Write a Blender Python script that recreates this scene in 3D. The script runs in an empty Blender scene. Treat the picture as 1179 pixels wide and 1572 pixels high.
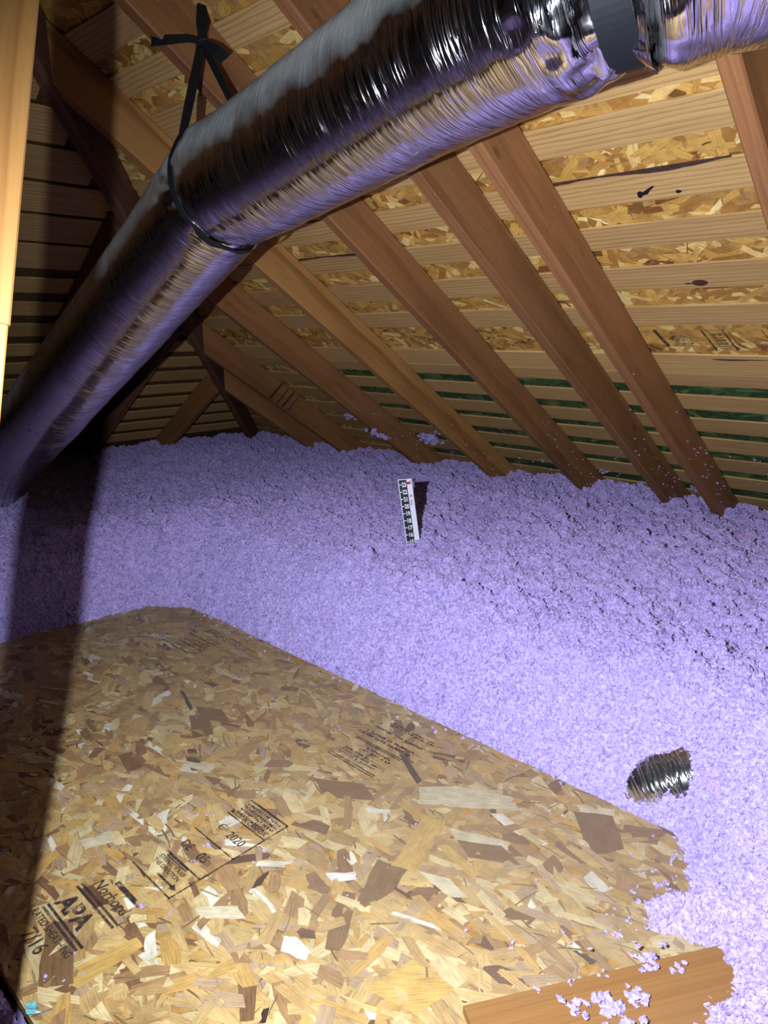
import bpy, bmesh, math, random
import numpy as np
from mathutils import Matrix, Vector

# ------------------------------------------------------------------ camera, world, light
C = bpy.context.scene.collection
SC = bpy.context.scene
cam = bpy.data.objects.new('camera', bpy.data.cameras.new('camera'))
C.objects.link(cam)
cam.data.sensor_fit = 'VERTICAL'
cam.data.sensor_height = 36.0
cam.data.lens = 1118.0 / 1572.0 * 36.0
cam.data.clip_start = 0.02
RT = Vector((0.71876, 0.69524, -0.00555))
UP = Vector((-0.16550, 0.17884, 0.96986))
BK = Vector((0.67527, -0.69618, 0.24361))
cam.matrix_world = Matrix(((RT.x, UP.x, BK.x, 0.0), (RT.y, UP.y, BK.y, 0.0), (RT.z, UP.z, BK.z, 1.0), (0, 0, 0, 1)))
SC.camera = cam

w = bpy.data.worlds.new('attic_air'); SC.world = w
w.use_nodes = True
bg = w.node_tree.nodes['Background']
bg.inputs[0].default_value = (0.9, 0.85, 0.95, 1)
bg.inputs[1].default_value = 0.006

SC.view_settings.view_transform = 'Standard'
SC.view_settings.look = 'None'
SC.view_settings.gamma = 1.0
SC.view_settings.use_curve_mapping = False
SC.view_settings.exposure = 0.0

# the torch held out in the left hand, a little ahead of the lens
LAMP = Vector((-0.263, 0.027, 0.985))
LCOL = (0.76, 0.84, 1.0)
def spot(name, aim, power, size, blend):
    ld = bpy.data.lights.new(name, 'SPOT')
    ld.energy = power; ld.color = LCOL; ld.shadow_soft_size = 0.004
    ld.spot_size = math.radians(size); ld.spot_blend = blend
    lo = bpy.data.objects.new(name, ld); C.objects.link(lo)
    lo.location = LAMP
    lo.rotation_euler = (Vector(aim) - LAMP).to_track_quat('-Z', 'Y').to_euler()
    return lo
spot('torch', (-0.88, 1.68, 0.33), 225.0, 138, 1.0)

rng = np.random.default_rng(7)
random.seed(5)
K = 8.0 / 12.0
TH = math.atan(K); CT = math.cos(TH); ST = math.sin(TH)
C0 = 2.3                     # rafter undersides of the long slope: z + K*y = C0
H0 = 2.3 + K * 1.29          # rafter undersides of the hip slope: z - K*x = H0

# ------------------------------------------------------------------ noise
def _hash(ix, iy, seed):
    n = (ix.astype(np.int64) * 374761393 + iy.astype(np.int64) * 668265263 + seed * 974711) & 0xffffffff
    n = ((n ^ (n >> 13)) * 1274126177) & 0xffffffff
    return ((n ^ (n >> 16)) & 0xffff) / 65535.0
def vnoise(x, y, seed=0):
    ix = np.floor(x); iy = np.floor(y); fx = x - ix; fy = y - iy
    fx = fx * fx * fx * (fx * (fx * 6 - 15) + 10); fy = fy * fy * fy * (fy * (fy * 6 - 15) + 10)
    a = _hash(ix, iy, seed); b = _hash(ix + 1, iy, seed); c = _hash(ix, iy + 1, seed); d = _hash(ix + 1, iy + 1, seed)
    return (a * (1 - fx) + b * fx) * (1 - fy) + (c * (1 - fx) + d * fx) * fy - 0.5

# ------------------------------------------------------------------ mesh and object helpers
def tag(o, label=None, cat=None, group=None, kind=None):
    if label: o['label'] = label
    if cat: o['category'] = cat
    if group: o['group'] = group
    if kind: o['kind'] = kind
    return o
def link(name, me, parent=None, mw=None):
    o = bpy.data.objects.new(name, me); C.objects.link(o)
    mw = mw or Matrix.Identity(4)
    if parent is not None:
        o.parent = parent
        o.matrix_local = parent['_m'].inverted() @ mw if False else (MW[parent.name].inverted() @ mw)
    else:
        o.matrix_local = mw
    MW[o.name] = mw.copy()
    return o
MW = {}
def empty(name, loc, label=None, cat=None, group=None):
    o = link(name, None, None, Matrix.Translation(Vector(loc)))
    o.empty_display_size = 0.05
    return tag(o, label, cat, group)
def mesh(name, verts, faces, mat, smooth=False, uv=None, col=None):
    me = bpy.data.meshes.new(name)
    me.from_pydata([tuple(v) for v in verts], [], [tuple(f) for f in faces])
    if uv is not None:
        l = me.uv_layers.new(name='UVMap')
        l.data.foreach_set('uv', np.asarray(uv, dtype=np.float32).ravel())
    if col is not None:
        a = me.color_attributes.new('Col', 'FLOAT_COLOR', 'CORNER')
        a.data.foreach_set('color', np.asarray(col, dtype=np.float32).ravel())
    if smooth:
        me.polygons.foreach_set('use_smooth', [True] * len(me.polygons))
    if mat: me.materials.append(mat)
    me.update()
    return me
def grid_mesh(name, P, mat, smooth=True, closed_v=False, uv=None, keep=None):
    """P: (n, m, 3) array of points -> quad grid"""
    n, m, _ = P.shape
    idx = np.arange(n * m).reshape(n, m)
    if closed_v: idx = np.concatenate([idx, idx[:, :1]], 1)
    q = np.stack([idx[:-1, :-1], idx[1:, :-1], idx[1:, 1:], idx[:-1, 1:]], -1).reshape(-1, 4)
    if keep is not None: q = q[keep.ravel()]
    me = bpy.data.meshes.new(name)
    me.vertices.add(n * m); me.vertices.foreach_set('co', P.reshape(-1).astype(np.float32))
    me.loops.add(len(q) * 4); me.loops.foreach_set('vertex_index', q.ravel().astype(np.int32))
    me.polygons.add(len(q)); me.polygons.foreach_set('loop_start', (np.arange(len(q)) * 4).astype(np.int32))
    me.polygons.foreach_set('use_smooth', np.full(len(q), smooth))
    if uv is not None:
        u = uv
        if closed_v:
            last = u[:, :1].copy(); last[..., 1] = u[:, -1:, 1] + (u[:, 1:2, 1] - u[:, :1, 1]); u = np.concatenate([u, last], 1)
        qq = np.stack([u[:-1, :-1], u[1:, :-1], u[1:, 1:], u[:-1, 1:]], 2).reshape(-1, 2)
        l = me.uv_layers.new(name='UVMap'); l.data.foreach_set('uv', qq.astype(np.float32).ravel())
    if mat: me.materials.append(mat)
    me.update(calc_edges=True); me.validate()
    return me
def frame(A, B, side):
    """matrix with X along AB, Y as near as can be to side, origin at A"""
    A = Vector(A); x = (Vector(B) - A).normalized(); s = Vector(side)
    y = (s - x * s.dot(x)).normalized(); z = x.cross(y)
    return Matrix(((x.x, y.x, z.x, A.x), (x.y, y.y, z.y, A.y), (x.z, y.z, z.z, A.z), (0, 0, 0, 1))), (Vector(B) - A).length
def lumber_mesh(name, L, y0, y1, z0, z1, mat, segs=1, bev=0.003, wob=0.0, seed=0, endcut=(0, 0)):
    """a sawn board: X along its length, edges eased, the long edges slightly uneven"""
    r = np.random.default_rng(seed)
    ring = [(y0 + bev, z0), (y1 - bev, z0), (y1, z0 + bev), (y1, z1 - bev), (y1 - bev, z1), (y0 + bev, z1), (y0, z1 - bev), (y0, z0 + bev)]
    ym = (y0 + y1) / 2
    vs = []; n = segs + 1
    ph = r.uniform(0, 100)
    for i in range(n):
        t = i / segs; x = L * t
        for (y, z) in ring:
            xx = x + (endcut[0] * (z - z0) if i == 0 else 0) + (endcut[1] * (z - z0) if i == n - 1 else 0)
            d = 0
            if wob:
                sgn = 1 if y > ym else -1
                d = wob * (math.sin(x * 5 + ph + sgn) * 0.5 + math.sin(x * 13.7 + ph * 2 + sgn * 2) * 0.35 + r.uniform(-.4, .4))
            vs.append((xx, y + d, z))
    fs = [tuple(reversed(range(8))), tuple(range((n - 1) * 8, n * 8))]
    for i in range(n - 1):
        for j in range(8):
            a = i * 8 + j; b = i * 8 + (j + 1) % 8
            fs.append((a, b, b + 8, a + 8))
    return mesh(name, vs, fs, mat)

# ------------------------------------------------------------------ materials
def newmat(name):
    m = bpy.data.materials.new(name); m.use_nodes = True
    nt = m.node_tree
    return m, nt, nt.nodes['Principled BSDF'], nt.nodes.new, nt.links.new
def lin(c):
    return tuple((v / 255.0 / 12.92 if v / 255.0 <= 0.04045 else ((v / 255.0 + 0.055) / 1.055) ** 2.4) for v in c)
def ramp(nt, stops, src, interp='LINEAR'):
    r = nt.nodes.new('ShaderNodeValToRGB'); r.color_ramp.interpolation = interp
    e = r.color_ramp.elements
    while len(e) < len(stops): e.new(0.5)
    for k, (p, c) in enumerate(stops):
        e[k].position = p; e[k].color = (c[0], c[1], c[2], 1)
    nt.links.new(src, r.inputs[0]); return r
def mixc(nt, fac, a, b, mode='MIX'):
    n = nt.nodes.new('ShaderNodeMix'); n.data_type = 'RGBA'; n.blend_type = mode
    for s, v in ((0, fac), (6, a), (7, b)):
        if hasattr(v, 'is_output') or hasattr(v, 'links'): nt.links.new(v, n.inputs[s])
        else: n.inputs[s].default_value = v if s == 0 else (*v[:3], 1)
    return n.outputs[2]
def math_(nt, op, a, b=None):
    n = nt.nodes.new('ShaderNodeMath'); n.operation = op
    for i, v in enumerate((a, b)):
        if v is None: continue
        if hasattr(v, 'links'): nt.links.new(v, n.inputs[i])
        else: n.inputs[i].default_value = v
    return n.outputs[0]
def wood(name, early, late, stain, rings=9.0, knots=0.0, rough=0.6, tilt=0.03, fleck=0.0, spec=0.3, dist=1.6):
    """sawn timber: growth rings about a tilted pith, long fibres, stains, knots; grain runs along local X"""
    m, nt, bs, N, Lk = newmat(name)
    tc = N('ShaderNodeTexCoord'); oi = N('ShaderNodeObjectInfo')
    cr = N('ShaderNodeCombineXYZ')
    Lk(math_(nt, 'MULTIPLY', oi.outputs['Random'], 37.0), cr.inputs[0])
    Lk(math_(nt, 'MULTIPLY_ADD', oi.outputs['Random'], 0.11), cr.inputs[1])
    r2 = math_(nt, 'FRACT', math_(nt, 'MULTIPLY', oi.outputs['Random'], 17.31))
    Lk(math_(nt, 'MULTIPLY', r2, 0.09), cr.inputs[2])
    add = N('ShaderNodeVectorMath'); add.operation = 'ADD'
    Lk(tc.outputs['Object'], add.inputs[0]); Lk(cr.outputs[0], add.inputs[1])
    mp = N('ShaderNodeMapping'); mp.inputs['Rotation'].default_value = (0, tilt, tilt * 1.3); mp.inputs['Scale'].default_value = (0.10, 1, 1)
    Lk(add.outputs[0], mp.inputs[0])
    wv = N('ShaderNodeTexWave'); wv.wave_type = 'RINGS'; wv.rings_direction = 'X'; wv.wave_profile = 'SAW'
    wv.inputs['Scale'].default_value = rings; wv.inputs['Distortion'].default_value = dist; wv.inputs['Detail'].default_value = 2.5
    wv.inputs['Detail Scale'].default_value = 3.0; wv.inputs['Detail Roughness'].default_value = 0.45
    Lk(mp.outputs[0], wv.inputs['Vector'])
    mid = tuple(a * .85 + b * .15 for a, b in zip(early, late))
    rr = ramp(nt, [(0.0, early), (0.55, mid), (0.88, late), (1.0, early)], wv.outputs['Fac'])
    mp2 = N('ShaderNodeMapping'); mp2.inputs['Scale'].default_value = (4, 220, 220); Lk(add.outputs[0], mp2.inputs[0])
    fb = N('ShaderNodeTexNoise'); fb.inputs['Scale'].default_value = 1.0; fb.inputs['Detail'].default_value = 4; Lk(mp2.outputs[0], fb.inputs['Vector'])
    fr = ramp(nt, [(0.3, (0.88, 0.87, 0.86)), (0.7, (1.07, 1.06, 1.05))], fb.outputs['Fac'])
    c1 = mixc(nt, 1.0, rr.outputs[0], fr.outputs[0], 'MULTIPLY')
    mp3 = N('ShaderNodeMapping'); mp3.inputs['Scale'].default_value = (1.3, 9, 9); Lk(add.outputs[0], mp3.inputs[0])
    st = N('ShaderNodeTexNoise'); st.inputs['Scale'].default_value = 1.6; st.inputs['Detail'].default_value = 3; Lk(mp3.outputs[0], st.inputs['Vector'])
    sr = ramp(nt, [(0.48, (0, 0, 0)), (0.72, (1, 1, 1))], st.outputs['Fac'])
    c2 = mixc(nt, math_(nt, 'MULTIPLY', sr.outputs[0], 0.75), c1, stain)
    if knots:
        mpk = N('ShaderNodeMapping'); mpk.inputs['Scale'].default_value = (3.2, 9, 9); Lk(add.outputs[0], mpk.inputs[0])
        vo = N('ShaderNodeTexVoronoi'); vo.inputs['Scale'].default_value = 1.0; Lk(mpk.outputs[0], vo.inputs['Vector'])
        kr = ramp(nt, [(0.03, (1, 1, 1)), (knots, (0, 0, 0))], vo.outputs['Distance'])
        c2 = mixc(nt, math_(nt, 'MULTIPLY', kr.outputs[0], 0.8), c2, tuple(v * 0.45 for v in late))
    # each board its own tone
    tone = ramp(nt, [(0.0, (0.82, 0.80, 0.78)), (1.0, (1.14, 1.12, 1.1))], r2)
    c3 = mixc(nt, 1.0, c2, tone.outputs[0], 'MULTIPLY')
    if fleck:
        nf = N('ShaderNodeTexNoise'); nf.inputs['Scale'].default_value = 260; nf.inputs['Detail'].default_value = 0; Lk(tc.outputs['Object'], nf.inputs['Vector'])
        ff = ramp(nt, [(0.815, (0, 0, 0)), (0.83, (1, 1, 1))], nf.outputs['Fac'])
        c3 = mixc(nt, math_(nt, 'MULTIPLY', ff.outputs[0], fleck), c3, (0.75, 0.55, 0.35))
    Lk(c3, bs.inputs['Base Color'])
    bs.inputs['Roughness'].default_value = rough; bs.inputs['Specular IOR Level'].default_value = spec
    bp = N('ShaderNodeBump'); bp.inputs['Strength'].default_value = 0.25; bp.inputs['Distance'].default_value = 0.001
    Lk(fb.outputs['Fac'], bp.inputs['Height']); Lk(bp.outputs[0], bs.inputs['Normal'])
    return m

M_BATTEN = wood('pale_pine', lin((198, 163, 106)), lin((168, 128, 76)), lin((178, 140, 88)), rings=22, rough=0.65, dist=3.2, tilt=0.05)
M_RAFTER = wood('old_red_fir', lin((150, 104, 64)), lin((134, 90, 54)), lin((118, 76, 48)), rings=14, knots=0.09, rough=0.55, fleck=0.35)
M_RAFTER_PALE = wood('younger_fir', lin((182, 134, 76)), lin((142, 96, 50)), lin((150, 102, 58)), rings=16, knots=0.07, rough=0.55, fleck=0.2)
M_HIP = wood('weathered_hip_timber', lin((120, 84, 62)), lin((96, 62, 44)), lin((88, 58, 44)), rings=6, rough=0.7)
M_POST = wood('yellow_pine_post', lin((136, 98, 50)), lin((116, 80, 38)), lin((122, 86, 44)), rings=12, knots=0.05, rough=0.5)
M_PLANK = wood('smooth_orange_plank', lin((152, 110, 64)), lin((146, 104, 60)), lin((150, 110, 70)), rings=9.0, rough=0.45)

def flake_mat(name, greyed=False):
    m, nt, bs, N, Lk = newmat(name)
    at = N('ShaderNodeVertexColor'); at.layer_name = 'Col'
    uv = N('ShaderNodeUVMap'); uv.uv_map = 'UVMap'
    mp = N('ShaderNodeMapping'); mp.inputs['Scale'].default_value = (22, 420, 1); Lk(uv.outputs[0], mp.inputs[0])
    no = N('ShaderNodeTexNoise'); no.inputs['Scale'].default_value = 1.0; no.inputs['Detail'].default_value = 5; Lk(mp.outputs[0], no.inputs['Vector'])
    gr = ramp(nt, [(0.28, (0.66, 0.62, 0.58)), (0.5, (1, 1, 1)), (0.75, (1.18, 1.16, 1.12))], no.outputs['Fac'])
    c = mixc(nt, 1.0, at.outputs[0], gr.outputs[0], 'MULTIPLY')
    tc = N('ShaderNodeTexCoord')
    n2 = N('ShaderNodeTexNoise'); n2.inputs['Scale'].default_value = 26; n2.inputs['Detail'].default_value = 6; n2.inputs['Roughness'].default_value = 0.7; Lk(tc.outputs['Object'], n2.inputs['Vector'])
    g2 = ramp(nt, [(0.3, (0.76, 0.72, 0.68)), (0.6, (1.05, 1.05, 1.05))], n2.outputs['Fac'])
    c = mixc(nt, 1.0, c, g2.outputs[0], 'MULTIPLY')
    if greyed:                                   # greyer towards the far edge of the board, in uneven patches
        sy = N('ShaderNodeSeparateXYZ'); Lk(tc.outputs['Object'], sy.inputs[0])
        n4 = N('ShaderNodeTexNoise'); n4.inputs['Scale'].default_value = 5; n4.inputs['Detail'].default_value = 6; Lk(tc.outputs['Object'], n4.inputs['Vector'])
        q = math_(nt, 'ADD', sy.outputs[1], math_(nt, 'MULTIPLY', math_(nt, 'SUBTRACT', n4.outputs['Fac'], .5), .9))
        dr = ramp(nt, [(0.40, (0, 0, 0)), (0.95, (1, 1, 1))], q)
        c = mixc(nt, math_(nt, 'MULTIPLY', dr.outputs[0], 0.42), c, lin((138, 122, 102)))
    Lk(c, bs.inputs['Base Color']); bs.inputs['Roughness'].default_value = 0.5; bs.inputs['Specular IOR Level'].default_value = 0.35
    bp = N('ShaderNodeBump'); bp.inputs['Strength'].default_value = 0.35; bp.inputs['Distance'].default_value = 0.0012
    Lk(no.outputs['Fac'], bp.inputs['Height']); Lk(bp.outputs[0], bs.inputs['Normal'])
    return m
M_FLAKE = flake_mat('pressed_strands')
M_FLAKE_GREEN = flake_mat('green_coated_strands')
M_FLAKE_GREYED = flake_mat('walkway_strands', True)
def plain(name, rgb, rough=0.6, spec=0.3, noise=0.0, nscale=60):
    m, nt, bs, N, Lk = newmat(name)
    if noise:
        tc = N('ShaderNodeTexCoord'); no = N('ShaderNodeTexNoise'); no.inputs['Scale'].default_value = nscale; no.inputs['Detail'].default_value = 4
        Lk(tc.outputs['Object'], no.inputs['Vector'])
        r = ramp(nt, [(0.3, tuple(v * (1 - noise) for v in rgb)), (0.7, tuple(min(1, v * (1 + noise)) for v in rgb))], no.outputs['Fac'])
        Lk(r.outputs[0], bs.inputs['Base Color'])
    else:
        bs.inputs['Base Color'].default_value = (*rgb, 1)
    bs.inputs['Roughness'].default_value = rough; bs.inputs['Specular IOR Level'].default_value = spec
    return m
M_CORE = plain('strand_core', lin((170, 128, 70)), 0.7, noise=0.3)
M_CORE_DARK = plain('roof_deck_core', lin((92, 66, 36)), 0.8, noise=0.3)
M_INK = plain('black_stamp_ink', lin((58, 50, 50)), 0.6, noise=0.25, nscale=300)
def wear(m, lo, hi, sc):
    nt = m.node_tree; N = nt.nodes.new; Lk = nt.links.new
    tc = N('ShaderNodeTexCoord'); no = N('ShaderNodeTexNoise'); no.inputs['Scale'].default_value = sc; no.inputs['Detail'].default_value = 5; no.inputs['Roughness'].default_value = .7
    Lk(tc.outputs['Object'], no.inputs['Vector'])
    r = ramp(nt, [(lo, (1, 1, 1)), (hi, (.1, .1, .1))], no.outputs['Fac'])
    Lk(r.outputs[0], nt.nodes['Principled BSDF'].inputs['Alpha'])
wear(M_INK, .42, .68, 55)
M_STRAP = plain('black_webbing', lin((17, 20, 24)), 0.6, noise=0.3, nscale=900)
M_BLACK = plain('printed_black', lin((24, 26, 36)), 0.5)
M_WHITE = plain('printed_white', lin((232, 232, 236)), 0.5, noise=0.04)
M_RED = plain('printed_red', lin((190, 30, 50)), 0.5)
M_PINKINK = plain('printed_pink', lin((196, 150, 190)), 0.5)
M_BARK = plain('dark_bark', lin((70, 46, 40)), 0.8, noise=0.35, nscale=120)
M_KNOT = plain('dark_knot', lin((78, 44, 34)), 0.7, noise=0.4, nscale=300)
M_HOLE = plain('knot_hole_black', lin((18, 12, 10)), 0.9)
M_DUST = plain('subfloor', lin((110, 92, 80)), 0.9, noise=0.2)

def fluff_mat():
    m, nt, bs, N, Lk = newmat('violet_fibre_fill')
    tc = N('ShaderNodeTexCoord'); ge = N('ShaderNodeNewGeometry')
    no = N('ShaderNodeTexNoise'); no.inputs['Scale'].default_value = 130; no.inputs['Detail'].default_value = 3; no.inputs['Roughness'].default_value = .65; Lk(ge.outputs['Position'], no.inputs['Vector'])
    r = ramp(nt, [(0.30, (0.27, 0.20, 0.42)), (0.46, (0.45, 0.355, 0.655)), (0.62, (0.53, 0.425, 0.74)), (0.76, (0.66, 0.56, 0.84))], no.outputs['Fac'])
    n3 = N('ShaderNodeTexNoise'); n3.inputs['Scale'].default_value = 7; n3.inputs['Detail'].default_value = 4; Lk(ge.outputs['Position'], n3.inputs['Vector'])
    pk = ramp(nt, [(0.66, (0, 0, 0)), (0.78, (1, 1, 1))], n3.outputs['Fac'])
    c = mixc(nt, math_(nt, 'MULTIPLY', pk.outputs[0], 0.45), r.outputs[0], (0.66, 0.34, 0.62))
    Lk(c, bs.inputs['Base Color']); bs.inputs['Roughness'].default_value = 0.9; bs.inputs['Specular IOR Level'].default_value = 0.15
    return m
M_FLUFF = fluff_mat()

def foil_mat(name, greyed):
    m, nt, bs, N, Lk = newmat(name)
    uv = N('ShaderNodeUVMap'); uv.uv_map = 'UVMap'
    mp = N('ShaderNodeMapping'); mp.inputs['Scale'].default_value = (85, 4.5, 1); mp.inputs['Rotation'].default_value = (0, 0, 0.05); Lk(uv.outputs[0], mp.inputs[0])
    n1 = N('ShaderNodeTexNoise'); n1.inputs['Scale'].default_value = 1.0; n1.inputs['Detail'].default_value = 3; n1.inputs['Roughness'].default_value = 0.6; n1.inputs['Distortion'].default_value = 0.5
    Lk(mp.outputs[0], n1.inputs['Vector'])
    cr = math_(nt, 'SUBTRACT', 1.0, math_(nt, 'ABSOLUTE', math_(nt, 'MULTIPLY', math_(nt, 'SUBTRACT', n1.outputs['Fac'], .5), 5.0)))
    cr = math_(nt, 'POWER', math_(nt, 'MAXIMUM', cr, 0.0), 4.0)                 # sharp creases round the jacket
    mp4 = N('ShaderNodeMapping'); mp4.inputs['Scale'].default_value = (11, 6, 1); Lk(uv.outputs[0], mp4.inputs[0])
    n4 = N('ShaderNodeTexNoise'); n4.inputs['Scale'].default_value = 1.0; n4.inputs['Detail'].default_value = 2; Lk(mp4.outputs[0], n4.inputs['Vector'])
    pr = ramp(nt, [(0.38, (.3, .3, .3)), (0.62, (1, 1, 1))], n4.outputs['Fac'])   # taut and slack patches
    cr = math_(nt, 'MULTIPLY', cr, pr.outputs[0])
    mp2 = N('ShaderNodeMapping'); mp2.inputs['Scale'].default_value = (60, 14, 1); mp2.inputs['Rotation'].default_value = (0, 0, .25); Lk(uv.outputs[0], mp2.inputs[0])
    n2 = N('ShaderNodeTexNoise'); n2.inputs['Scale'].default_value = 1.0; n2.inputs['Detail'].default_value = 4; Lk(mp2.outputs[0], n2.inputs['Vector'])
    b1 = N('ShaderNodeBump'); b1.inputs['Strength'].default_value = 0.52; b1.inputs['Distance'].default_value = 0.0024; Lk(cr, b1.inputs['Height'])
    b2 = N('ShaderNodeBump'); b2.inputs['Strength'].default_value = 0.22; b2.inputs['Distance'].default_value = 0.0026; Lk(n2.outputs['Fac'], b2.inputs['Height']); Lk(b1.outputs[0], b2.inputs['Normal'])
    ge = N('ShaderNodeNewGeometry'); sx = N('ShaderNodeSeparateXYZ'); Lk(ge.outputs['Normal'], sx.inputs[0])
    nd = N('ShaderNodeTexNoise'); nd.inputs['Scale'].default_value = 14; nd.inputs['Detail'].default_value = 5; Lk(ge.outputs['Position'], nd.inputs['Vector'])
    dz = math_(nt, 'ADD', sx.outputs[2], math_(nt, 'MULTIPLY', math_(nt, 'SUBTRACT', nd.outputs['Fac'], 0.5), 0.45))
    dr = ramp(nt, [(0.02, (0, 0, 0)), (0.50, (1, 1, 1))], dz)      # settled dust on what faces up
    dust = N('ShaderNodeBsdfDiffuse'); dust.inputs[0].default_value = (0.34, 0.36, 0.34, 1); Lk(b2.outputs[0], dust.inputs['Normal'])
    bs.inputs['Base Color'].default_value = (0.80, 0.78, 0.80, 1); bs.inputs['Metallic'].default_value = 1.0
    bs.inputs['Roughness'].default_value = 0.11; Lk(b2.outputs[0], bs.inputs['Normal'])
    mx = N('ShaderNodeMixShader'); Lk(math_(nt, 'MULTIPLY', dr.outputs[0], greyed), mx.inputs[0]); Lk(bs.outputs[0], mx.inputs[1]); Lk(dust.outputs[0], mx.inputs[2])
    Lk(mx.outputs[0], nt.nodes['Material Output'].inputs['Surface'])
    return m
M_FOIL = foil_mat('silver_foil_jacket', .75)
M_FOIL_CLEAN = foil_mat('clean_foil_jacket', .06)

# ------------------------------------------------------------------ pressed strands (OSB faces)
PAL_FLOOR = [((200, 168, 108), 6), ((186, 152, 96), 6), ((214, 192, 138), 3), ((164, 128, 84), 3.6), ((132, 98, 68), 1.6), ((196, 156, 88), 3), ((180, 152, 116), 3), ((228, 220, 194), 0.55), ((104, 74, 56), 0.35)]
PAL_ROOF = [((200, 156, 78), 5), ((184, 138, 66), 4), ((220, 186, 112), 2.5), ((160, 114, 54), 3), ((126, 84, 40), 1), ((232, 206, 140), 0.8)]
PAL_GREEN = [((66, 98, 54), 5), ((56, 84, 46), 5), ((88, 112, 64), 2), ((112, 108, 66), 1), ((46, 70, 40), 3)]
def strands(n, a0, a1, b0, b1, pal, to3d, seed, ang_sd=0.6, lift=0.0012, lmin=0.045, lmax=0.15):
    """n thin irregular wood strands pressed into a face; to3d maps (a, b, height) to world"""
    r = np.random.default_rng(seed)
    cols = np.array([lin(c) for c, _ in pal]); wt = np.array([x for _, x in pal]); wt = wt / wt.sum()
    V = []; Fc = []; UV = []; CO = []
    ca = r.uniform(a0, a1, n); cb = r.uniform(b0, b1, n)
    ang = np.where(r.random(n) < 0.72, r.normal(0, ang_sd, n), r.uniform(-1.57, 1.57, n))
    ln = lmin + (lmax - lmin) * r.beta(1.6, 2.0, n); wd = 0.010 + 0.036 * r.beta(1.4, 2.0, n)
    ci = r.choice(len(cols), n, p=wt); hz = r.uniform(0, lift, n); tl = r.normal(0, 0.011, (n, 2))
    sliver = r.random(n) < 0.10                       # thin strips whose dark colour stands in for shaded gaps between strands
    wd = np.where(sliver, r.uniform(.0018, .005, n), wd); hz = np.where(sliver, lift * r.uniform(.6, 1.05, n), hz); ln = np.where(sliver, ln * .6, ln)
    jit = r.uniform(0.72, 1.0, (n, 8)); sk = r.normal(0, 0.35, n); br = r.uniform(0.86, 1.12, n); uo = r.uniform(0, 50, (n, 2)); bow = r.normal(0, .05, n)
    base = [(-1, -1), (-.35, -1), (.35, -1), (1, -1), (1, 1), (.35, 1), (-.35, 1), (-1, 1)]
    for i in range(n):
        c, s = math.cos(ang[i]), math.sin(ang[i]); col = cols[ci[i]] * br[i] * 1.1 * (.42 if sliver[i] else 1.0)
        for k, (u, v) in enumerate(base):
            lu = u * ln[i] / 2 * jit[i, k]; lv = v * wd[i] / 2 * jit[i, (k + 2) % 8] * (.8 if abs(u) > .5 else 1.0) + bow[i] * ln[i] * (u * u - .4) * .6
            lu += sk[i] * lv
            a = min(max(ca[i] + lu * c - lv * s, a0), a1); b = min(max(cb[i] + lu * s + lv * c, b0), b1)
            V.append(to3d(a, b, hz[i] + tl[i, 0] * lu + tl[i, 1] * lv + 0.0004))
            UV.append((lu + uo[i, 0], lv + uo[i, 1])); CO.append((*col, 1))
        Fc.append(tuple(range(i * 8, i * 8 + 8)))
    return V, Fc, UV, CO

# ------------------------------------------------------------------ the roof: long slope
TB = 0.13                       # rafter depth
def main_pt(x, s, t):           # x along the eave, s down the slope, t above the rafter undersides
    return (x, s * CT + t * ST, C0 - s * ST + t * CT)
def hip_pt(y, s, t):
    # measured down the slope from x = 0
    return (-s * CT - t * ST, y, H0 - s * ST + t * CT)
XHIP = lambda y: -1.29 - y

TS = TB + 0.0085                 # underside of the sheathing
def slab(name, pts_lo, pts_hi, mat, parent=None):
    n = len(pts_lo); vs = list(pts_lo) + list(pts_hi)
    fs = [tuple(range(n)), tuple(reversed(range(n, 2 * n)))] + [(i, i + n, (i + 1) % n + n, (i + 1) % n) for i in range(n)]
    return link(name, mesh(name, vs, fs, mat), parent)
def main_poly(s0, s1, t, xr=1.2):
    y0 = s0 * CT + t * ST; y1 = s1 * CT + t * ST
    tt = t / CT * 0
    return [main_pt(XHIP(y0) - 0.12, s0, t), main_pt(xr, s0, t), main_pt(xr, s1, t), main_pt(XHIP(y1) - 0.12, s1, t)]
ceiling = slab('ceiling', main_poly(-0.9, 4.5, TS + 0.008), main_poly(-0.9, 4.5, TS + 0.022), M_CORE_DARK)
tag(ceiling, 'long roof slope of strand board over spaced pine boards', None, None, 'structure')
hp = lambda y0, y1, s, t: None
def hip_poly(t):
    out = []
    for s, ya in ((0.35, None), (5.6, None)):
        x = -s * CT - t * ST; ye = -1.29 - x
        out.append((s, ye + 0.12))
    (sa, ya), (sb, yb) = out
    return [hip_pt(ya, sa, t), hip_pt(yb, sb, t), hip_pt(-2.2, sb, t), hip_pt(-2.2, sa, t)]
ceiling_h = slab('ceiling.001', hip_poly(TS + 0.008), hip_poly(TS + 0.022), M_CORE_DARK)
tag(ceiling_h, 'dark hip slope of the roof at the far left end', None, None, 'structure')

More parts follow.
